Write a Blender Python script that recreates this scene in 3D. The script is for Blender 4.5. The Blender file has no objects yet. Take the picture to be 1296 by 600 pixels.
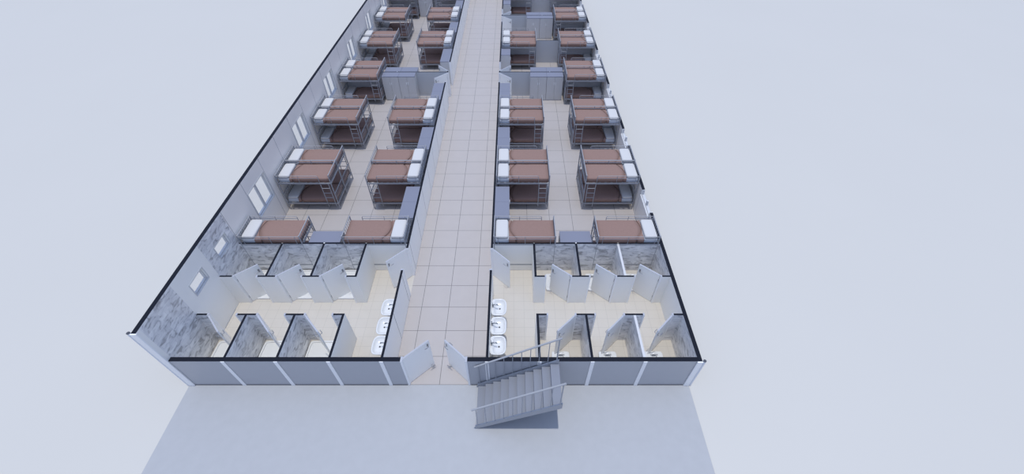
import bpy, bmesh, math, random
from mathutils import Matrix, Vector
random.seed(7)
PI = math.pi
SC = bpy.context.scene
COL = SC.collection

# ------------------------------------------------------------------ materials
def newmat(name):
    m = bpy.data.materials.new(name); m.use_nodes = True
    nt = m.node_tree
    return m, nt, nt.nodes['Principled BSDF']
def plain(name, col, rough=.5, metal=0., spec=.5, noise=0., nscale=6., bump=0.):
    m, nt, b = newmat(name)
    b.inputs['Roughness'].default_value = rough
    b.inputs['Metallic'].default_value = metal
    b.inputs['Specular IOR Level'].default_value = spec
    tc = nt.nodes.new('ShaderNodeTexCoord')
    n = nt.nodes.new('ShaderNodeTexNoise'); n.inputs['Scale'].default_value = nscale; n.inputs['Detail'].default_value = 4
    nt.links.new(tc.outputs['Object'], n.inputs['Vector'])
    mx = nt.nodes.new('ShaderNodeMix'); mx.data_type = 'RGBA'
    c = list(col)
    mx.inputs[6].default_value = [max(0, v*(1-noise)) for v in c] + [1]
    mx.inputs[7].default_value = [min(1, v*(1+noise)) for v in c] + [1]
    nt.links.new(n.outputs['Fac'], mx.inputs[0])
    nt.links.new(mx.outputs[2], b.inputs['Base Color'])
    if bump:
        bp = nt.nodes.new('ShaderNodeBump'); bp.inputs['Strength'].default_value = bump; bp.inputs['Distance'].default_value = .01
        nt.links.new(n.outputs['Fac'], bp.inputs['Height']); nt.links.new(bp.outputs['Normal'], b.inputs['Normal'])
    return m
def math_node(nt, op, a, b=None, c=None):
    n = nt.nodes.new('ShaderNodeMath'); n.operation = op
    for i, v in enumerate((a, b, c)):
        if v is None: continue
        if isinstance(v, (int, float)): n.inputs[i].default_value = v
        else: nt.links.new(v, n.inputs[i])
    return n.outputs[0]
def line_mask(nt, coord, period, off, width):
    """1 on thin lines at coord = off + k*period"""
    a = math_node(nt, 'ADD', coord, -off + 1000*period)
    a = math_node(nt, 'MODULO', a, period)
    a = math_node(nt, 'SUBTRACT', a, period/2)
    a = math_node(nt, 'ABSOLUTE', a)
    return math_node(nt, 'GREATER_THAN', a, period/2 - width/2)
def tiles(name, col, joint, period, offx, offy, width, rough, noise=.04):
    m, nt, b = newmat(name)
    tc = nt.nodes.new('ShaderNodeTexCoord'); sp = nt.nodes.new('ShaderNodeSeparateXYZ')
    nt.links.new(tc.outputs['Object'], sp.inputs[0])
    lx = line_mask(nt, sp.outputs['X'], period, offx, width)
    ly = line_mask(nt, sp.outputs['Y'], period, offy, width)
    mask = math_node(nt, 'MAXIMUM', lx, ly)
    n = nt.nodes.new('ShaderNodeTexNoise'); n.inputs['Scale'].default_value = 3; n.inputs['Detail'].default_value = 5
    nt.links.new(tc.outputs['Object'], n.inputs['Vector'])
    mx = nt.nodes.new('ShaderNodeMix'); mx.data_type = 'RGBA'
    mx.inputs[6].default_value = [v*(1-noise) for v in col]+[1]; mx.inputs[7].default_value = [v*(1+noise) for v in col]+[1]
    nt.links.new(n.outputs['Fac'], mx.inputs[0])
    m2 = nt.nodes.new('ShaderNodeMix'); m2.data_type = 'RGBA'
    nt.links.new(mask, m2.inputs[0]); nt.links.new(mx.outputs[2], m2.inputs[6]); m2.inputs[7].default_value = list(joint)+[1]
    nt.links.new(m2.outputs[2], b.inputs['Base Color'])
    b.inputs['Roughness'].default_value = rough
    return m
def panelled(name, col, joint, axis, period, off, width=.014, rough=.45):
    m, nt, b = newmat(name)
    tc = nt.nodes.new('ShaderNodeTexCoord'); sp = nt.nodes.new('ShaderNodeSeparateXYZ')
    nt.links.new(tc.outputs['Object'], sp.inputs[0])
    mask = line_mask(nt, sp.outputs[axis], period, off, width)
    m2 = nt.nodes.new('ShaderNodeMix'); m2.data_type = 'RGBA'
    nt.links.new(mask, m2.inputs[0]); m2.inputs[6].default_value = list(col)+[1]; m2.inputs[7].default_value = list(joint)+[1]
    nt.links.new(m2.outputs[2], b.inputs['Base Color']); b.inputs['Roughness'].default_value = rough
    return m
def marble(name):
    m, nt, b = newmat(name)
    tc = nt.nodes.new('ShaderNodeTexCoord')
    mp = nt.nodes.new('ShaderNodeMapping'); mp.inputs['Rotation'].default_value = (.6, .5, .4)
    mp.inputs['Scale'].default_value = (1.6, 1.6, 3.4)
    nt.links.new(tc.outputs['Object'], mp.inputs[0])
    n1 = nt.nodes.new('ShaderNodeTexNoise'); n1.inputs['Scale'].default_value = 2.4; n1.inputs['Detail'].default_value = 6; n1.inputs['Distortion'].default_value = 1.2
    nt.links.new(mp.outputs[0], n1.inputs['Vector'])
    cr = nt.nodes.new('ShaderNodeValToRGB'); e = cr.color_ramp.elements
    e[0].position = .34; e[0].color = (.44, .43, .43, 1)
    e[1].position = .62; e[1].color = (.95, .94, .92, 1)
    k = cr.color_ramp.elements.new(.46); k.color = (.80, .795, .79, 1)
    nt.links.new(n1.outputs['Fac'], cr.inputs[0])
    # block-wise tone shift of the printed stone courses
    sp = nt.nodes.new('ShaderNodeSeparateXYZ'); nt.links.new(tc.outputs['Object'], sp.inputs[0])
    cb = nt.nodes.new('ShaderNodeCombineXYZ')
    nt.links.new(math_node(nt, 'ADD', sp.outputs['X'], sp.outputs['Y']), cb.inputs[0]); nt.links.new(sp.outputs['Z'], cb.inputs[1])
    br = nt.nodes.new('ShaderNodeTexBrick'); br.inputs['Scale'].default_value = 1
    br.inputs['Brick Width'].default_value = .3; br.inputs['Row Height'].default_value = .12; br.inputs['Mortar Size'].default_value = .002
    br.inputs['Color1'].default_value = (1, 1, 1, 1); br.inputs['Color2'].default_value = (.82, .82, .83, 1); br.inputs['Mortar'].default_value = (.7, .7, .72, 1)
    nt.links.new(cb.outputs[0], br.inputs['Vector'])
    mx = nt.nodes.new('ShaderNodeMix'); mx.data_type = 'RGBA'; mx.blend_type = 'MULTIPLY'; mx.inputs[0].default_value = 1
    nt.links.new(cr.outputs[0], mx.inputs[6]); nt.links.new(br.outputs['Color'], mx.inputs[7])
    nt.links.new(mx.outputs[2], b.inputs['Base Color']); b.inputs['Roughness'].default_value = .3
    return m
def glass(name):
    m, nt, b = newmat(name)
    nt.nodes.remove(b)
    tr = nt.nodes.new('ShaderNodeBsdfTransparent'); tr.inputs[0].default_value = (.985, .99, 1, 1)
    gl = nt.nodes.new('ShaderNodeBsdfGlossy'); gl.inputs['Roughness'].default_value = .02
    mx = nt.nodes.new('ShaderNodeMixShader'); mx.inputs[0].default_value = .035
    nt.links.new(tr.outputs[0], mx.inputs[1]); nt.links.new(gl.outputs[0], mx.inputs[2])
    nt.links.new(mx.outputs[0], nt.nodes['Material Output'].inputs[0])
    return m

PY = 1.2133
M = dict(
    ground=plain('white_ground', (.565, .545, .50), .6, noise=.015, nscale=.2),
    slab=plain('concrete_slab', (.395, .40, .41), .6, noise=.05, nscale=5),
    tile=tiles('large_floor_tile', (.455, .415, .39), (.16, .15, .14), .7665, -1.02, 0., .013, .28),
    btile=tiles('washroom_floor_tile', (.565, .52, .455), (.43, .395, .345), .288, .05, 3.36, .006, .3),
    white=plain('white_panel', (.93, .915, .87), .45, noise=.01),
    whitey=panelled('white_wall_panels', (.95, .905, .84), (.36, .36, .37), 'Y', PY, .08, .016),
    whitex=panelled('white_partition_panels', (.74, .735, .73), (.45, .45, .46), 'X', 1.2, -.57, .008),
    corr=panelled('bright_corridor_panels', (.96, .945, .90), (.22, .22, .23), 'Y', PY, .08, .02),
    edge=plain('grey_door_edge', (.42, .43, .47), .5),
    cap=plain('dark_cut_edge', (.009, .011, .019), .7, spec=.15),
    marble=marble('marble_cladding'),
    front=plain('grey_facade_panel', (.475, .48, .495), .5, noise=.03),
    dark=plain('dark_base_shadow_and_cap', (.06, .065, .08), .6),  # painted shadow line at the facade foot, also the pipe end caps
    trim=plain('white_trim', (.95, .94, .92), .4),
    sash=plain('white_sash', (.60, .60, .60), .4),
    plaster=plain('grey_white_partition', (.56, .57, .585), .5),
    door=plain('white_door', (.96, .945, .90), .35),
    steel=plain('brushed_steel', (.33, .335, .35), .35, metal=.7),
    black=plain('black_handle', (.05, .05, .06), .35),
    bed=plain('grey_bed_metal', (.35, .355, .375), .45),
    mat=plain('pale_mattress', (.52, .55, .60), .8),
    blanket=plain('brown_blanket', (.268, .17, .141), .9, noise=.08, nscale=18, bump=.25),
    pillow=plain('white_pillow', (.585, .575, .565), .85),
    locker=plain('light_grey_locker', (.62, .61, .60), .4),
    lockertop=plain('blue_grey_locker_top', (.202, .212, .268), .5),
    lhandle=plain('pale_handle', (.85, .86, .88), .3),
    stair=plain('grey_stair_metal', (.202, .216, .254), .5, noise=.04),
    rail=plain('grey_railing', (.38, .39, .41), .45),
    ceramic=plain('white_ceramic', (.70, .70, .69), .2),
    chrome=plain('chrome_tap', (.30, .31, .33), .2, metal=.9),
    drain=plain('dark_drain', (.04, .04, .045), .5),
    glass=glass('window_glass'),
    pipe=plain('pale_pipe', (.72, .74, .78), .4),
)

# ------------------------------------------------------------------ mesh builder
class MB:
    def __init__(s): s.v = []; s.f = []; s.m = []; s.s = []
    def add(s, vs, fs, mi=0, smooth=False):
        o = len(s.v); s.v += [tuple(p) for p in vs]
        for i, f in enumerate(fs):
            s.f.append([o+k for k in f]); s.m.append(mi[i] if isinstance(mi, (list, tuple)) else mi); s.s.append(smooth)
        return s
    def box(s, x0, x1, y0, y1, z0, z1, mi=0, **k):
        vs = [(x, y, z) for z in (z0, z1) for y in (y0, y1) for x in (x0, x1)]
        fs = [(0, 2, 3, 1), (4, 5, 7, 6), (0, 1, 5, 4), (2, 6, 7, 3), (0, 4, 6, 2), (1, 3, 7, 5)]
        ids = [k.get(n, mi) for n in ('nz', 'pz', 'ny', 'py', 'nx', 'px')]
        return s.add(vs, fs, ids)
    def rbox(s, x0, x1, y0, y1, z0, z1, r=.01, seg=2, mi=0):
        bm = bmesh.new(); bmesh.ops.create_cube(bm, size=1)
        for v in bm.verts:
            v.co = ((x0+x1)/2+v.co.x*(x1-x0), (y0+y1)/2+v.co.y*(y1-y0), (z0+z1)/2+v.co.z*(z1-z0))
        bmesh.ops.bevel(bm, geom=list(bm.edges), offset=r, segments=seg, profile=.5, affect='EDGES')
        bm.verts.index_update()
        s.add([v.co[:] for v in bm.verts], [[v.index for v in f.verts] for f in bm.faces], mi, seg > 1)
        bm.free(); return s
    def tube(s, pts, r, n=8, mi=0):
        pts = [Vector(p) for p in pts]
        rings = []
        for i, p in enumerate(pts):
            if i == 0: d = pts[1]-p
            elif i == len(pts)-1: d = p-pts[i-1]
            else: d = (pts[i+1]-p).normalized()+(p-pts[i-1]).normalized()
            d.normalize()
            up = Vector((0, 0, 1)) if abs(d.z) < .9 else Vector((0, 1, 0))
            a = d.cross(up).normalized(); b = d.cross(a).normalized()
            rings.append([p+r*(math.cos(2*PI*k/n)*a+math.sin(2*PI*k/n)*b) for k in range(n)])
        vs = [q for R in rings for q in R]; fs = []
        for i in range(len(rings)-1):
            for k in range(n): fs.append((i*n+k, i*n+(k+1) % n, (i+1)*n+(k+1) % n, (i+1)*n+k))
        s.add(vs, fs, mi, True)
        s.add(rings[0], [tuple(range(n))[::-1]], mi); s.add(rings[-1], [tuple(range(n))], mi)
        return s
    def rings(s, rings, mi=0, cap0=True, cap1=True, smooth=True):
        n = len(rings[0]); vs = [q for R in rings for q in R]; fs = []
        for i in range(len(rings)-1):
            for k in range(n): fs.append((i*n+k, i*n+(k+1) % n, (i+1)*n+(k+1) % n, (i+1)*n+k))
        s.add(vs, fs, mi, smooth)
        if cap0: s.add(rings[0], [tuple(range(n))[::-1]], mi)
        if cap1: s.add(rings[-1], [tuple(range(n))], mi)
        return s
    def flipx(s):
        s.v = [(-x, y, z) for x, y, z in s.v]; s.f = [f[::-1] for f in s.f]; return s
    def build(s, name, mats, parent=None, loc=(0, 0, 0), rz=0):
        me = bpy.data.meshes.new(name); me.from_pydata(s.v, [], s.f)
        if not isinstance(mats, (list, tuple)): mats = [mats]
        for m in mats: me.materials.append(M[m] if isinstance(m, str) else m)
        me.polygons.foreach_set('material_index', s.m); me.polygons.foreach_set('use_smooth', s.s)
        bm = bmesh.new(); bm.from_mesh(me); bmesh.ops.recalc_face_normals(bm, faces=bm.faces[:]); bm.to_mesh(me); bm.free()
        me.update()
        o = bpy.data.objects.new(name, me); COL.objects.link(o)
        o.location = loc; o.rotation_euler = (0, 0, rz)
        if parent: o.parent = parent
        return o
def tag(o, label, cat, group=None):
    o['label'] = label; o['category'] = cat
    if group: o['group'] = group
    return o
def struct(o): o['kind'] = 'structure'; return o
def empty(name, loc=(0, 0, 0), rz=0):
    o = bpy.data.objects.new(name, None); COL.objects.link(o); o.location = loc; o.rotation_euler = (0, 0, rz)
    o.empty_display_size = .2
    return o
def copy_tree(o, parent=None):
    c = o.copy(); COL.objects.link(c)
    if parent: c.parent = parent
    for ch in list(o.children): copy_tree(ch, c)
    return c
def superellipse(cx, cy, a, b, z, n=32, p=4.):
    out = []
    for k in range(n):
        t = 2*PI*k/n; c, d = math.cos(t), math.sin(t)
        out.append((cx+a*math.copysign(abs(c)**(2/p), c), cy+b*math.copysign(abs(d)**(2/p), d), z))
    return out

# ------------------------------------------------------------------ setting
H, HL = 1.167, 2.34
XL0, XL1 = -7.91, -7.80          # left outer wall
XR0, XR1 = 4.225, 4.325          # right outer wall
CL0, CL1 = -3.0, -2.94           # corridor walls
CR0, CR1 = -.60, -.54
YB, YD = 3.69, 14.57             # washroom / dormitory partitions
YEND = 29.1

g = MB().box(-160, 160, -60, 260, -.5, -.02); struct(g.build('ground', 'ground'))
g = MB().box(XL0-.02, XR1+.02, -6.5, YEND+.2, -.3, -.002); struct(g.build('floor_slab', 'slab'))
g = MB().box(CL1, CR0, .0, YEND, -.001, .004)
g.box(XL1, CL0, YB+.03, YEND, -.001, .004); g.box(CR1, XR0, YB+.03, YEND, -.001, .004)
for a, b, c, d in ((13.56, 14.49, CL0, CL1), (14.68, 15.60, CL0, CL1), (13.56, 14.49, CR0, CR1), (14.68, 15.60, CR0, CR1), (20.84, 21.75, CR0, CR1), (21.95, 22.85, CR0, CR1), (25.6, 26.5, CL0, CL1)):
    g.box(c, d, a, b, -.001, .004)
struct(g.build('floor', 'tile'))
g = MB().box(XL1, CL1, .11, YB-.03, -.001, .004); struct(g.build('floor_washroom_left', 'btile'))
g = MB().box(CR0, XR0, .11, YB-.03, -.001, .004); struct(g.build('floor_washroom_right', 'btile'))

# long outer walls; slot 0 white, 1 dark cut edge, 2 marble, 3 facade
WM = ['whitey', 'cap', 'marble', 'front', 'white']
def side_wall(name, x0, x1, top, inner, wins):
    """wins: (y0,y1,z0,z1) openings, inner = 'px' or 'nx'"""
    mb = MB(); outer = 'nx' if inner == 'px' else 'px'
    edges = [(0, .11, 4), (.11, 1.26, 2), (1.26, 2.49, 4), (2.49, YB, 2), (YB, YEND, 0)]
    for a, b, mi in edges:
        cuts = sorted([w for w in wins if w[0] >= a and w[1] <= b])
        y = a
        for w in cuts:
            mb.box(x0, x1, y, w[0], 0, top, mi, pz=1, ny=4, py=4, **{outer: 3})
            mb.box(x0, x1, w[0], w[1], 0, w[2], mi, pz=4, **{outer: 3})
            if w[3] < top: mb.box(x0, x1, w[0], w[1], w[3], top, mi, pz=1, nz=4, **{outer: 3})
            y = w[1]
        mb.box(x0, x1, y, b, 0, top, mi, pz=1, ny=4, py=4, **{outer: 3})
    return struct(mb.build(name, WM))
WL = [(1.63, 2.20, 1.45, 1.84), (2.86, 3.43, 1.45, 1.84)]
big = [4.98+3.64*k for k in range(7)]
WL += [(y, y+1.10, .95, 1.87) for y in big if y+1.1 < YEND]
WR = [(y, y+1.10, .95, H) for y in big if y+1.1 < YEND]
side_wall('wall_left', XL0, XL1, HL, 'px', WL)
side_wall('wall_right', XR0, XR1, H, 'nx', WR)

def window(n, x0, x1, w, inside, mull):
    y0, y1, z0, z1 = w
    full = z1 < H-.01 or z1 > H+.01
    cx = x0+.035 if inside == 'px' else x1-.035     # glazing sits near the outer face
    t = .028
    root = struct(empty('window_%d' % n, (cx, (y0+y1)/2, z0)))
    f = MB(); d = .03
    Y0, Y1, Z1 = y0-(y0+y1)/2, y1-(y0+y1)/2, z1-z0
    f.box(-d, d, Y0, Y1, 0, t*1.4)
    f.box(-d, d, Y0, Y0+t, t*1.4, Z1); f.box(-d, d, Y1-t, Y1, t*1.4, Z1)
    if full: f.box(-d, d, Y0+t, Y1-t, Z1-t, Z1)
    f.build('window_frame', 'sash', root)
    top = Z1-t if full else Z1
    if mull:
        MB().box(-d*.9, d*.9, -.035, .035, t*1.4, top).build('mullion', 'sash', root)
        for a, b in ((Y0+t, -.035), (.035, Y1-t)):
            MB().box(-.004, .004, a+.001, b-.001, t*1.4+.001, top-.001).build('pane', 'glass', root)
    else:
        MB().box(-.004, .004, Y0+t+.001, Y1-t-.001, t*1.4+.001, top-.001).build('pane', 'glass', root)
    s = 1 if inside == 'px' else -1
    a, b = sorted((d*s+.001*s, (.105-.035)*s+.012*s))
    MB().box(a, b, Y0-.02, Y1+.02, -.004, .008).build('window_sill', 'sash', root)
    if inside == 'nx':
        MB().box(.036, .075, Y0-.02, Y1+.02, -.02, .004).build('outer_sill', 'sash', root)
    # thin casing round the opening, inside
    c = MB(); xi = (x1-cx if inside == 'px' else x0-cx); a, b = sorted((xi, xi+.008*s))
    c.box(a, b, Y0-.025, Y0, .01, Z1); c.box(a, b, Y1, Y1+.025, .01, Z1)
    if full: c.box(a, b, Y0-.025, Y1+.025, Z1, Z1+.025)
    c.build('casing', 'sash', root)
n = 0
for w in WL: n += 1; window(n, XL0, XL1, w, 'px', w[2] < 1.2)
for w in WR: n += 1; window(n, XR0, XR1, w, 'nx', True)

# front wall, two halves
for nm, a, b in (('wall_front_left', XL1, -2.54), ('wall_front_right', -1.02, XR0)):
    mb = MB()
    xs = [a] + [x for x in ((-4.17, -2.97) if a < -5 else (.63,)) if a < x < b] + [b]
    for i in range(len(xs)-1):
        x0, x1 = xs[i], xs[i+1]
        marbled = (a < -5 and i == 0) or (a > -5 and i == 1)
        mb.box(x0, x1, 0, .11, 0, H, 4, pz=1, ny=3, py=2 if marbled else 4)
    struct(mb.build(nm, WM))
t = 0
for x in (-6.57, -5.37, -4.17, -2.97, -.57, .63, 1.83, 3.03):
    t += 1; struct(MB().rbox(x-.045, x+.045, -.016, -.001, .0, H+.003, .004, 1).build('trim_%d' % t, 'trim'))
t += 1; struct(MB().rbox(XL0-.01, XL1+.02, -.03, -.001, 0, HL+.003, .006, 1).build('trim_%d' % t, 'trim'))
t += 1; struct(MB().rbox(XR0-.02, XR1+.01, -.03, -.001, 0, H+.003, .006, 1).build('trim_%d' % t, 'trim'))
struct(MB().box(XL0+.13, -2.56, -.012, -.0005, 0, .022).build('base_shadow_front_left', 'dark'))  # dark strips painted in for the narrow shadow gap under the front wall
struct(MB().box(-1.0, XR1-.13, -.012, -.0005, 0, .022).build('base_shadow_front_right', 'dark'))

# corridor walls
def corridor_wall(name, x0, x1, doors):
    mb = MB(); y = .11
    for a, b in doors:
        mb.box(x0, x1, y, a, 0, H, 0, pz=1, ny=4, py=4); y = b
    mb.box(x0, x1, y, YEND, 0, H, 0, pz=1, ny=4, py=4)
    struct(mb.build(name, WM))
DL = [(2.69, 3.49), (13.56, 14.49), (14.68, 15.60), (25.6, 26.5)]
DR = [(2.69, 3.49), (13.56, 14.49), (14.68, 15.60), (20.84, 21.75), (21.95, 22.85)]
WM = ['corr']+WM[1:]
corridor_wall('wall_corridor_left', CL0, CL1, DL)
corridor_wall('wall_corridor_right', CR0, CR1, DR)

# cross partitions (along X)
def cross(name, x0, x1, y, ny=4, py=4, th=.03, pins=()):
    mb = MB().box(x0, x1, y-th, y+th, 0, H, 4, pz=1, ny=ny, py=py)
    for p in pins: mb.box(p-.018, p+.018, y-.014, y+.014, H-.001, H+.012, 4)
    return struct(mb.build(name, WM[:4]+['plaster']))
mb = MB(); mb.box(XL1, -4.17, YB-.03, YB+.03, 0, H, 4, pz=1, ny=2); mb.box(-4.17, CL0, YB-.03, YB+.03, 0, H, 4, pz=1)
for p in (-6.57, -5.37, -4.17): mb.box(p-.018, p+.018, YB-.014, YB+.014, H-.001, H+.012, 4)
struct(mb.build('wall_washroom_left', WM))
mb = MB(); mb.box(.63, XR0, YB-.03, YB+.03, 0, H, 4, pz=1, ny=2); mb.box(CR1, .63, YB-.03, YB+.03, 0, H, 4, pz=1)
for p in (.63, 1.83, 3.03): mb.box(p-.018, p+.018, YB-.014, YB+.014, H-.001, H+.012, 4)
struct(mb.build('wall_washroom_right', WM))
cross('wall_dormitory_left', XL1, CL0, YD, pins=(-5.3,))
cross('wall_dormitory_right', CR1, XR0, YD, pins=(1.74,))
cross('wall_middle_right', CR1, XR0, 18.22)
cross('wall_second_right', CR1, XR0, 21.86, pins=(1.74,))
cross('wall_third_left', XL1, CL0, 25.49)
cross('wall_third_right', CR1, XR0, 25.49)
struct(MB().box(XL0, XR1, YEND, YEND+.1, 0, H, 0, pz=1).build('wall_back', ['white', 'cap']))

# toilet / shower cell walls
def stub(mb, x0, x1, y, face, marbleface):
    mb.box(x0, x1, y-.025, y+.025, 0, H, 4, pz=1, **{face: 4, marbleface: 2})
LD = (-6.57, -5.37, -4.17); RD = (.63, 1.83, 3.03)
def cell_walls(name, ya, yb, divs, stubs, ystub, room, last, whitecap=None):
    """ya..yb span of the dividers, ystub the line of the door fronts"""
    mb = MB()
    out, inn = ('py', 'ny') if ystub == yb else ('ny', 'py')
    for d in divs:
        k = dict(px=2, nx=2, pz=1)
        if d == last: k['px' if room == 'right' else 'nx'] = 4
        if d == whitecap: k['pz'] = 5
        if ystub == yb: mb.box(d-.03, d+.03, ya, yb-.025, 0, H, 4, **k)
        else: mb.box(d-.03, d+.03, ya+.025, yb, 0, H, 4, **k)
    for a, b in stubs: stub(mb, a, b, ystub, out, inn)
    struct(mb.build(name, WM+['sash']))
cell_walls('wall_showers_front', .11, 1.27, LD, [(XL1, -7.53), (-6.79, -6.32), (-5.60, -5.14), (-4.42, -4.14)], 1.27, 'right', -4.17)
cell_walls('wall_showers_back', 2.48, YB-.03, LD, [(XL1, -7.46), (-6.79, -6.31), (-5.60, -5.14), (-4.42, -4.14)], 2.48, 'right', -4.17)
cell_walls('wall_toilets_front', .11, 1.27, RD, [(.60, .86), (1.59, 2.04), (2.79, 3.24), (3.99, XR0)], 1.27, 'left', .63, 3.03)
cell_walls('wall_toilets_back', 2.48, YB-.03, RD, [(.60, .88), (1.60, 2.06), (2.80, 3.26), (4.0, XR0)], 2.48, 'left', .63, 3.03)

# ------------------------------------------------------------------ doors
dn = 0
def lever(mb, x, y, s, z, dirx):
    """lever handle standing off a leaf face at y, pointing along dirx"""
    mb.tube([(x, y, z), (x, y+.05*s, z), (x+.012*dirx, y+.06*s, z), (x+.115*dirx, y+.06*s, z)], .009, 8)
    mb.rbox(x-.022, x+.022, *sorted((y+.001*s, y+.008*s)), z-.06, z+.06, .003, 1)
def door(hx, hy, ang, w, hz=1.0, frame=None, hmat='steel', bolt=False, mid=False):
    """leaf hinged at (hx,hy), turned so that it runs along ang; frame = ((x,y),(x,y)) jamb posts with axis"""
    global dn; dn += 1
    root = struct(empty('door_%d' % dn, (hx, hy, .004)))
    leaf = MB().box(0.0, w, -.018, .018, .008, H-.004, 0, pz=1).build('door_leaf', ['door', 'edge'], root, rz=ang)
    hb = MB(); 
    for s in (-1, 1): lever(hb, w-.06, .018*s, s, hz, -1)
    hb.build('door_handle', hmat, leaf)
    if bolt:
        b = MB()
        for s in (-1, 1):
            b.tube([(w-.09, .018*s, .10), (w-.09, .07*s, .10), (w-.08, .085*s, .09), (w-.02, .085*s, .075)], .010, 8)
        b.build('floor_bolt', 'steel', leaf)
    hg = MB()
    for z in (.22, .95): hg.tube([(-.006, 0, z-.05), (-.006, 0, z+.05)], .011, 8)
    hg.build('hinge', hmat, leaf)
    if frame:
        fm = MB()
        for (x0, x1, y0, y1) in frame:
            fm.box(x0-hx, x1-hx, y0-hy, y1-hy, 0, H+.004, 0, pz=1)
        fm.build('door_frame', ['trim', 'edge'], root)
R = math.radians
# entrance pair
door(-2.52, .055, math.atan2(.50, .55), .74, 1.02, [(-2.54, -2.495, -.012, .122)], 'steel', True)
door(-1.04, .055, math.atan2(.50, -.55), .74, 1.02, [(-1.065, -1.02, -.012, .122)], 'steel', True)
# washroom doors off the corridor
for cx0, cx1, s in ((CL0, CL1, -1), (CR0, CR1, 1)):
    hx = cx0-.012 if s < 0 else cx1+.012
    door(hx, 3.455, math.atan2(-.47, .46*s), .66, 1.0, [(cx0-.012, cx1+.012, 3.45, 3.492), (cx0-.012, cx1+.012, 2.688, 2.73)])
# dormitory doors
for (ya, yb, hinge) in ((13.56, 14.49, 'far'), (14.68, 15.60, 'near'), (25.6, 26.5, 'near')):
    fr = [(CL0-.012, CL1+.012, ya-.002, ya+.04), (CL0-.012, CL1+.012, yb-.04, yb+.002)]
    if hinge == 'far': door(CL0-.014, yb-.06, math.atan2(-.52, -.52), .70, 1.0, fr)
    else: door(CL0-.014, ya+.06, math.atan2(.52, -.45), .70, 1.0, fr)
for (ya, yb, hinge) in ((13.56, 14.49, 'far'), (14.68, 15.60, 'near'), (20.84, 21.75, 'far'), (21.95, 22.85, 'near')):
    fr = [(CR0-.012, CR1+.012, ya-.002, ya+.04), (CR0-.012, CR1+.012, yb-.04, yb+.002)]
    if hinge == 'far': door(CR1+.014, yb-.06, math.atan2(-.52, .52), .70, 1.0, fr)
    else: door(CR1+.014, ya+.06, math.atan2(.52, .47), .70, 1.0, fr)
def fr_y(x0, x1, y): return [(x0-.002, x0+.035, y-.037, y+.037), (x1-.035, x1+.002, y-.037, y+.037)]
for x0, x1 in ((-7.53, -6.79), (-6.32, -5.60), (-5.14, -4.42)):
    door(x0+.045, 1.235, R(-46), .64, .95, fr_y(x0, x1, 1.27))
for x0, x1 in ((-7.46, -6.79), (-6.31, -5.60), (-5.14, -4.42)):
    door(x0+.04, 2.515, R(40), .60, .95, fr_y(x0, x1, 2.48))
for x0, x1 in ((.86, 1.59), (2.04, 2.79), (3.24, 3.99)):
    door(x1-.045, 1.235, R(180+44), .62, .95, fr_y(x0, x1, 1.27))
for x0, x1 in ((.88, 1.60), (2.06, 2.80), (3.26, 4.0)):
    door(x1-.04, 2.515, R(180-40), .60, .95, fr_y(x0, x1, 2.48))

# ------------------------------------------------------------------ bunk beds
BL, BW = 1.775, .868
ZF, ZFl = 1.155, .285             # top of upper and lower side frames
def bunk(flip):
    root = empty('bunk_bed')
    def out(mb, name, mat, par=root):
        if flip: mb.flipx()
        return mb.build(name, mat, par)
    r = .018
    for x in (r, BL-r):
        for y in (r, BW-r):
            out(MB().tube([(x, y, 0), (x, y, 1.475)], r, 10), 'post', 'bed')
    for x, nm in ((r, 'headboard'), (BL-r, 'footboard')):
        for z0, z1 in ((.27, .68), (1.14, 1.455)):
            b = MB()
            b.tube([(x, r, z0), (x, BW-r, z0)], .013, 6); b.tube([(x, r, z1), (x, BW-r, z1)], .015, 8)
            for k in range(1, 8):
                y = r+(BW-2*r)*k/8
                b.tube([(x, y, z0), (x, y, z1)], .008, 6)
            out(b, nm, 'bed')
    for z in (ZF, ZFl):
        b = MB()
        b.box(.0, BL, .0, .030, z-.045, z); b.box(.0, BL, BW-.030, BW, z-.045, z)
        b.box(.0, .03, .03, BW-.03, z-.045, z); b.box(BL-.03, BL, .03, BW-.03, z-.045, z)
        for k in range(9):
            x = .1+(BL-.2)*k/8
            b.box(x-.035, x+.035, .03, BW-.03, z-.03, z-.012)
        out(b, 'side_frame', 'bed')
        m = MB().rbox(.05, BL-.05, .058, BW-.058, z-.012, z+.135, .03, 3)
        out(m, 'mattress', 'mat')
    gr = MB(); y = .0105; e = 1.40; c = .05
    arc = [(e-c+c*math.sin(a), y, 1.44-c+c*math.cos(a)) for a in [PI/2*k/5 for k in range(6)]]
    gr.tube([(r, y, 1.44)]+arc+[(e, y, ZF-.02)], .010, 8)
    gr.tube([(r, y, 1.352), (e, y, 1.352)], .008, 6)
    for x in (.13, .75): gr.tube([(x, y, ZF-.01), (x, y, 1.44)], .008, 6)
    out(gr, 'guard_rail', 'bed')
    br = MB(); y = BW-.0105
    br.tube([(r, y, 1.44), (BL-r, y, 1.44)], .010, 8); br.tube([(r, y, 1.352), (BL-r, y, 1.352)], .008, 6)
    for x in (.13, .90, 1.62): br.tube([(x, y, ZF-.01), (x, y, 1.44)], .008, 6)
    out(br, 'back_rail', 'bed')
    ld = empty('ladder'); ld.parent = root
    for x in (1.42, 1.685):
        out(MB().tube([(x, -.016, .16), (x, -.016, ZF+.01)], .0135, 8), 'stile', 'bed', ld)
    for z in (.95, .75, .55):
        out(MB().tube([(1.42, -.016, z), (1.685, -.016, z)], .011, 8), 'rung', 'bed', ld)
    return root
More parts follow.
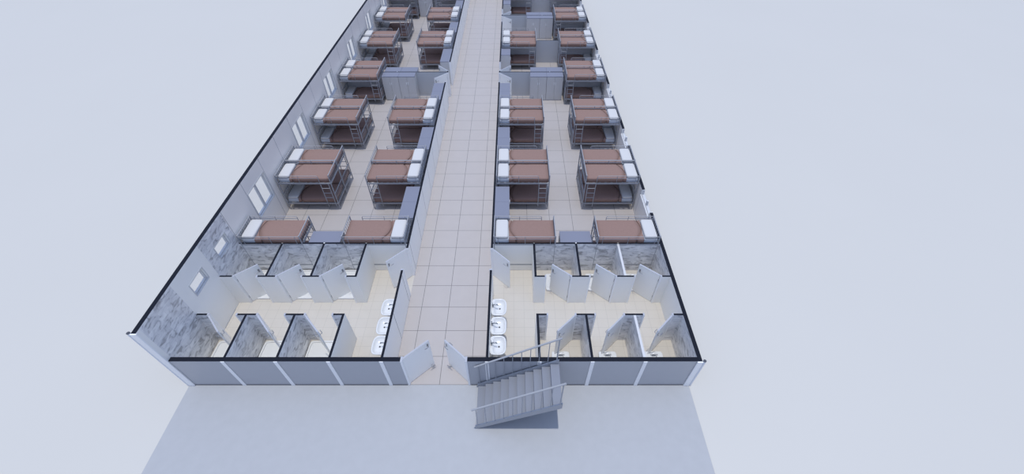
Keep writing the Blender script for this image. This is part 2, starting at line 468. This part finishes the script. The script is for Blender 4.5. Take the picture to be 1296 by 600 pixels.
def blanket(flip):
    """laid over the mattress, origin at the mattress top over its middle"""
    mb = MB(); w = BW/2-.058
    def prof(off, n=5):
        p = []
        lat = min(off, .024); a = w+.006+lat; rr = .03+lat; top = .006+off; bot = -.115
        p.append((-a, bot))
        for k in range(n+1):
            t = PI/2*k/n; p.append((-a+rr-rr*math.cos(t), top-rr+rr*math.sin(t)))
        for k in range(1, 8): p.append((-a+rr+(2*a-2*rr)*k/8, top+.004*math.sin(k*1.9)))
        for k in range(n+1):
            t = PI/2*k/n; p.append((a-rr+rr*math.sin(t), top-rr+rr*math.cos(t)))
        p.append((a, bot)); return p
    def curve(y):
        t = (y+w)/(2*w); t = min(1.05, max(-.05, t))
        return .545-.105*math.sin(PI*min(1, max(0, t))) + .10*t*t
    def piece(o0, o1, xs, xe, nx=8, cap=False):
        po, pi_ = prof(o1), prof(o0); n = len(po)
        vs = []; fs = []
        for P in (po, pi_):
            for (y, z) in P:
                a, b = xs(y), xe(y)
                for i in range(nx+1):
                    x = a+(b-a)*i/nx
                    vs.append((x-BL/2, y, z+(.0025*math.sin(9*x+5*y) if P is po and z > -.02 else 0)))
        N = nx+1
        for u in range(n-1):
            for i in range(nx):
                fs.append((u*N+i, u*N+i+1, (u+1)*N+i+1, (u+1)*N+i))
                o = n*N; fs.append((o+u*N+i, o+(u+1)*N+i, o+(u+1)*N+i+1, o+u*N+i+1))
            o = n*N
            fs.append((u*N, (u+1)*N, o+(u+1)*N, o+u*N))
            if not cap: fs.append((u*N+nx, o+u*N+nx, o+(u+1)*N+nx, (u+1)*N+nx))
        for u in (0, n-1):
            for i in range(nx):
                o = n*N; fs.append((u*N+i, o+u*N+i, o+u*N+i+1, u*N+i+1))
        if cap: fs.append([u*N+nx for u in range(n)])
        mb.add(vs, fs, 0, True)
    X0, X1 = .43, BL-.042
    piece(-.004, .0, lambda y: X0+.012, lambda y: X1-.003, 6)
    piece(.0005, .020, lambda y: X0+.008*math.sin(7*y), lambda y: curve(y)-.026, 3)
    piece(.0005, .034, lambda y: curve(y)+.020, lambda y: X1, 10, True)
    if flip: mb.flipx()
    return mb.build('blanket', 'blanket')
def pillow():
    mb = MB(); a, b = .18, BW/2-.065
    rs = []
    for z, k in ((0., .90), (.008, .955), (.03, .995), (.05, 1.), (.068, .985), (.084, .93), (.092, .80), (.095, .5), (.096, .1)):
        rs.append(superellipse(0, 0, a*(1-(1-k)), b-(1-k)*a*.9, z, 40, 9))
    mb.rings(rs)
    return mb.build('pillow', 'pillow')
protoB = {0: bunk(False), 1: bunk(True)}
protoK = {0: blanket(False), 1: blanket(True)}
protoP = pillow()
used = set()
def first(o, tree=False):
    if o.name in used: return copy_tree(o)
    used.add(o.name); return o
ROW = ['zeroth', 'first', 'second', 'third', 'fourth', 'fifth', 'sixth', 'seventh']
SIDE = {'Lo': 'left outer wall', 'Li': 'left corridor wall', 'Ri': 'right corridor wall', 'Ro': 'right outer wall'}
HEADX = {'Lo': -7.755, 'Li': -3.035, 'Ri': -.525, 'Ro': 4.195}
rows = {'Lo': {1: 'f', 2: 'nf', 3: 'nf', 4: 'nf', 5: 'nf', 6: 'nf', 7: 'n'},
        'Li': {1: 'f', 2: 'nf', 3: 'nf', 5: 'nf', 6: 'nf', 7: 'n'},
        'Ri': {1: 'f', 2: 'nf', 3: 'nf', 5: 'nf', 7: 'n'},
        'Ro': {1: 'f', 2: 'nf', 3: 'nf', 4: 'nf', 5: 'nf', 6: 'nf', 7: 'n'}}
def row_y(k): return 6.42+3.64*(k-2)
for sd in ('Lo', 'Li', 'Ri', 'Ro'):
    headleft = sd in ('Lo', 'Ri')
    for k, hs in rows[sd].items():
        for h in hs:
            y0 = row_y(k) if h == 'n' else row_y(k)+1.745     # front edge of the bunk
            flip = (0 if headleft else 1) if h == 'n' else (1 if headleft else 0)
            rz = 0 if h == 'n' else PI
            hx = HEADX[sd]
            b = first(protoB[flip]); b.location = (hx, y0, .004); b.rotation_euler = (0, 0, rz)
            if len(hs) == 2: wh = ('nearer' if h == 'n' else 'farther')+' one in the '+ROW[k]+' row'
            else: wh = 'lone one in the '+ROW[k]+' row'
            tag(b, 'grey metal bunk bed, %s along the %s' % (wh, SIDE[sd]), 'bunk bed', 'bunk beds in the dormitories')
            dx = 1 if headleft else -1
            yc = y0+(BW/2 if h == 'n' else -BW/2)
            for lv, z in (('upper', ZF+.1405), ('lower', ZFl+.1405)):
                whs = wh.replace(' one in the ', ' bunk, ')
                q = first(protoK[flip]); q.location = (hx+dx*BL/2, yc, z+.003); q.rotation_euler = (0, 0, rz)
                tag(q, 'brown blanket, %s berth, %s, %s' % (lv, whs, SIDE[sd]), 'blanket', 'brown blankets on the bunks')
                q = first(protoP); q.location = (hx+dx*.235, yc, z); q.rotation_euler = (0, 0, rz)
                tag(q, 'white pillow, %s berth, %s, %s' % (lv, whs, SIDE[sd]), 'pillow', 'white pillows on the bunks')

# ------------------------------------------------------------------ lockers
def locker(w, d=.45):
    root = empty('locker'); h = H-.006
    MB().box(-w/2+.002, w/2-.002, .02, d, .0, h-.02).build('body', 'locker', root)
    MB().box(-w/2+.001, w/2-.001, .0, d, h-.02, h).build('top_panel', 'lockertop', root)
    for s in (-1, 1):
        a, b = sorted((s*.003, s*(w/2-.004)))
        dr = MB().rbox(a, b, .0, .019, .05, h-.024, .003, 1).build('locker_door', 'locker', root)
        MB().rbox(s*.035-.012, s*.035+.012, -.022, .0, .76, .88, .006, 2).build('handle', 'lhandle', dr)
    return root
protoL = {.75: locker(.75), .90: locker(.90)}
def put_locker(x, y, rz, label, w=.75):
    o = first(protoL[w]); o.location = (x, y, .004); o.rotation_euler = (0, 0, rz)
    tag(o, label, 'locker', 'grey two-door lockers in the dormitories')
# beside the bath partition, fronts towards the back
put_locker(-5.39, 4.18, PI, 'blue-grey topped locker between the two first-row bunks, behind the left shower cells', .90)
put_locker(1.84, 4.18, PI, 'blue-grey topped locker between the two first-row bunks, behind the right toilet cells', .90)
put_locker(-5.5, 25.0, 0, 'grey locker at the top edge of the left dormitory against the far partition', .90)
pairL = [4.74, 8.35, 11.97, 15.66, 19.3, 22.94]
GAP = ['first and second rows', 'second and third rows', None, None, 'fifth and sixth rows', 'sixth and seventh rows']
for i, y in enumerate(pairL):
    for j, nf in ((0, 'nearer'), (1, 'farther')):
        where = {2: 'just before the first left dormitory door', 3: 'just past the second left dormitory door'}.get(i) or 'between bunks of '+GAP[i]
        put_locker(-3.455, y+.375+.752*j, PI/2*3, '%s of two lockers on left corridor wall, %s' % (nf, where)) if False else \
        put_locker(-3.455, y+.375+.752*j, -PI/2, '%s of two lockers on left corridor wall, %s' % (nf, where))
for i, y in enumerate([4.74, 8.35, 11.97]):
    for j, nf in ((0, 'nearer'), (1, 'farther')):
        where = {2: 'just before the first right dormitory door'}.get(i) or 'between bunks of '+GAP[i]
        put_locker(-.085, y+.375+.752*j, PI/2, '%s of two lockers on right corridor wall, %s' % (nf, where))
put_locker(-.085, 16.37+.42, PI/2, 'single locker on right corridor wall, just past the second right dormitory door')
put_locker(-.085, 23.69+.40, PI/2, 'single locker on right corridor wall, just past the fourth right dormitory door')
for x0, yp, sd, nm in ((-5.94, YD, 'front', 'left dormitory partition'), (-5.90, YD, 'back', 'left dormitory partition'), (.83, YD, 'front', 'first right dormitory partition'), (.85, YD, 'back', 'first right dormitory partition'), (.84, 21.86, 'front', 'far right dormitory partition'), (.84, 21.86, 'back', 'far right dormitory partition')):
    for j, lr in ((0, 'left'), (1, 'right')):
        if sd == 'front': put_locker(x0+.378+.755*j, yp-.03-.455, 0, '%s of two lockers standing against the near side of %s' % (lr, nm))
        else: put_locker(x0+.378+.755*j, yp+.03+.455, PI, '%s of two lockers standing against the far side of %s' % (lr, nm))

# ------------------------------------------------------------------ washbasins (local: wall at x=0, bowl towards +x)
def basin():
    root = empty('washbasin')
    def ring(a0, a1, b, z, n=36):
        out = []
        for k in range(n):
            t = 2*PI*k/n; c, d = math.cos(t), math.sin(t)
            p = 5. if c < 0 else 3.2
            out.append(((a0+a1)/2+(a1-a0)/2*math.copysign(abs(c)**(2/p), c), b*math.copysign(abs(d)**(2/p), d), z))
        return out
    mb = MB()
    rs = [ring(.05, .20, .10, .62), ring(.01, .32, .20, .68), ring(.0, .385, .25, .78), ring(.0, .40, .26, .81), ring(.004, .396, .256, .822),
          ring(.07, .372, .232, .822), ring(.085, .362, .222, .805), ring(.10, .34, .195, .76), ring(.15, .29, .12, .735), ring(.21, .235, .02, .732)]
    mb.rings(rs)
    mb.build('bowl', 'ceramic', root)
    pd = MB(); pd.rings([superellipse(.12, 0, .085, .10, 0, 24, 2.6), superellipse(.12, 0, .07, .08, .1, 24, 2.6), superellipse(.12, 0, .06, .07, .45, 24, 2.6), superellipse(.125, 0, .07, .09, .63, 24, 2.6)])
    pd.build('pedestal', 'ceramic', root)
    tp = MB(); tp.tube([(.045, 0, .82), (.045, 0, .905)], .022, 12)
    tp.tube([(.045, 0, .895), (.09, 0, .925), (.165, 0, .915), (.175, 0, .895)], .015, 10)
    fa = tp.build('tap', 'chrome', root)
    MB().tube([(.045, 0, .905), (.04, 0, .935), (.02, .07, .95)], .010, 8).build('tap_lever', 'chrome', fa)
    dr = MB(); dr.tube([(.222, 0, .728), (.222, 0, .738)], .022, 16); dr.build('drain', 'drain', root)
    return root
pb = basin()
for i, (y, w) in enumerate(((.62, 'nearest'), (1.17, 'middle'), (1.73, 'farthest'))):
    o = first(pb); o.location = (CR1, y, .004)
    tag(o, '%s white washbasin in the right washroom, against the corridor wall' % w, 'washbasin', 'washbasins in the right washroom')
for i, (y, w) in enumerate(((.62, 'nearest'), (1.17, 'middle'), (1.73, 'farthest'))):
    o = first(pb); o.location = (CL0, y, .004); o.rotation_euler = (0, 0, PI)
    tag(o, '%s white washbasin in the left washroom, against the corridor wall' % w, 'washbasin', 'washbasins in the left washroom')

# ------------------------------------------------------------------ shower trays
def tray(w, d):
    root = empty('shower_tray'); h = .05
    def rr(a, b, z, p=14): return superellipse(0, 0, a, b, z, 48, p)
    mb = MB(); mb.rings([rr(w/2, d/2, 0), rr(w/2, d/2, h-.008), rr(w/2-.008, d/2-.008, h), rr(w/2-.04, d/2-.04, h), rr(w/2-.055, d/2-.055, .024), rr(.03, .03, .020, 2)], smooth=False)
    mb.build('basin', 'ceramic', root)
    MB().tube([(0, 0, .018), (0, 0, .026)], .04, 18).build('drain', 'steel', root)
    return root
pt = tray(1.10, 1.06); ords = ['left', 'middle', 'right']
for i, x in enumerate((-7.19, -5.97, -4.77)):
    o = first(pt); o.location = (x, .67, .004)
    tag(o, 'white shower tray on the floor of the %s front-row shower cell' % ords[i], 'shower tray', 'trays in the front shower cells')
for i, x in enumerate((-7.19, -5.97, -4.77)):
    o = first(pt); o.location = (x, 3.10, .004)
    tag(o, 'white shower tray on the floor of the %s back-row shower cell' % ords[i], 'shower tray', 'trays in the back shower cells')

# ------------------------------------------------------------------ squat toilets
def squat():
    root = empty('squat_toilet'); w, d, h = .46, .62, .07
    mb = MB(); P = 9
    key = lambda s, z: [(x*s, y*s, z) for x, y, _ in superellipse(0, .02, .085, .22, 0, 48, 2.6)]
    mb.rings([superellipse(0, 0, w/2, d/2, 0, 48, P), superellipse(0, 0, w/2, d/2, h-.012, 48, P), superellipse(0, 0, w/2-.012, d/2-.012, h, 48, P), key(1, h), key(.9, .02), key(.2, .012)], smooth=False)
    mb.build('pan', 'ceramic', root)
    hd = MB(); rs = []                                  # arched hood over the far end of the trough
    for y, s in ((.275, .45), (.262, .85), (.235, 1.), (.19, 1.05), (.188, .93), (.235, .88)):
        rs.append([(.10*s*math.cos(PI*k/12), y, h+.055*s*math.sin(PI*k/12)) for k in range(13)])
    n = 13
    vs = [q for r_ in rs for q in r_]; fs = [(i*n+k, i*n+k+1, (i+1)*n+k+1, (i+1)*n+k) for i in range(5) for k in range(12)]
    hd.add(vs, fs+[tuple(range(13))], 0, True)
    hd.build('hood', 'ceramic', root)
    for s in (-1, 1):
        MB().rbox(s*.155-.05, s*.155+.05, -.20, .12, h-.002, h+.012, .005, 1).build('foot_rest', 'ceramic', root)
    MB().tube([(0, -.09, .013), (0, -.09, .03)], .04, 16).build('drain', 'drain', root)
    return root
ps = squat()
for i, x in enumerate((1.25, 2.46, 3.65)):
    o = first(ps); o.location = (x, .57, .004)
    tag(o, 'white squat toilet on the floor of the %s front-row toilet cell' % ords[i], 'squat toilet', 'squat toilets in the front cells')
for i, x in enumerate((1.22, 2.42, 3.62)):
    o = first(ps); o.location = (x, 3.16, .004)
    tag(o, 'white squat toilet on the floor of the %s back-row toilet cell' % ords[i], 'squat toilet', 'squat toilets in the back cells')

# ------------------------------------------------------------------ staircase along the front wall
st = empty('staircase', (.1, -.55, 0))
tag(st, 'grey metal staircase with railings rising along the front wall, right of entrance', 'staircase')
def sp(mb, name, mat='stair', par=st):
    mb.v = [(x-.1, y+.55, z) for x, y, z in mb.v]; return mb.build(name, mat, par)
SX0, SX1, SY0, SY1 = -.835, 1.055, -1.045, -.03
for k in range(10):
    x = SX0+.01+.1875*k; z = .063+.1225*k
    m_ = MB().rbox(x, x+.20, SY0+.026, SY1-.026, z-.03, z, .004, 1)
    m_.box(x+.004, x+.014, SY0+.027, SY1-.027, max(.0, z-.1225), z-.03)
    sp(m_, 'tread')
for a, b in ((SY0, SY0+.025), (SY1-.025, SY1)):
    prof = [(SX0, 0), (SX0+.06, 0), (SX1, 1.10), (SX1, 1.33), (SX0, .13)]
    vs = [(x, y, z) for y in (a, b) for x, z in prof]
    sp(MB().add(vs, [(0, 1, 2, 3, 4), (9, 8, 7, 6, 5)]+[(i, (i+1) % 5, 5+(i+1) % 5, 5+i) for i in range(5)]), 'stringer', 'rail')
top = lambda x: .13+(1.33-.13)*(x-SX0)/(SX1-SX0)
rail = lambda x: 1.0+.655*(x+.83)
for y, x0 in ((SY0+.012, -.86), (SY1-.012, -.86)):
    sp(MB().tube([(x0, y, rail(x0)), (SX1-.01, y, rail(SX1-.01))], .021, 10), 'handrail', 'rail')
    for k in range(10):
        x = SX0+.06+.1975*k
        sp(MB().tube([(x, y, top(x)-.02), (x, y, rail(x))], .009 if k < 9 else .014, 8), 'baluster', 'rail')

# ------------------------------------------------------------------ downpipes at the front corners
for x, h, nm in ((XL0-.05, HL, 'left'), (XR1+.05, H, 'right')):
    r_ = empty('downpipe', (x, .01, 0)); tag(r_, 'pale downpipe at the %s front corner of the building' % nm, 'downpipe')
    MB().tube([(0, 0, -.015), (0, 0, h)], .034, 14).build('pipe', 'pipe', r_)
    MB().tube([(0, 0, h+.0005), (0, 0, h+.012)], .036, 14).build('end_cap', 'dark', r_)

# ------------------------------------------------------------------ camera and light
cam = bpy.data.cameras.new('camera'); co = bpy.data.objects.new('camera', cam); COL.objects.link(co)
cam.sensor_width = 36; cam.sensor_fit = 'HORIZONTAL'; cam.lens = 36*547.03/1296
co.location = (0, -4.807, 10.16); co.rotation_euler = (R(90-45.806), 0, 0); cam.clip_end = 1000
SC.camera = co
sun = bpy.data.lights.new('sun', 'SUN'); so = bpy.data.objects.new('sun', sun); COL.objects.link(so)
sun.energy = 2.0; sun.color = (1., .99, .95); sun.angle = R(.8)
so.location = (0, 10, 30); so.rotation_euler = Vector((.004, .0, -1)).to_track_quat('-Z', 'Y').to_euler()
w = bpy.data.worlds.new('sky'); SC.world = w; w.use_nodes = True
nt = w.node_tree; bg = nt.nodes['Background']
tc = nt.nodes.new('ShaderNodeTexCoord'); sp = nt.nodes.new('ShaderNodeSeparateXYZ'); nt.links.new(tc.outputs['Generated'], sp.inputs[0])
up = math_node(nt, 'MAXIMUM', sp.outputs['Z'], 0.)
k = math_node(nt, 'MULTIPLY_ADD', up, .72, .52)          # hazy overhead sky, dimmer towards the horizon
bg.inputs[0].default_value = (.43, .55, .86, 1)
nt.links.new(math_node(nt, 'MULTIPLY', k, 1.08), bg.inputs[1])
SC.view_settings.view_transform = 'Standard'; SC.view_settings.look = 'None'
SC.view_settings.exposure = 0; SC.view_settings.gamma = 1; SC.view_settings.use_curve_mapping = False
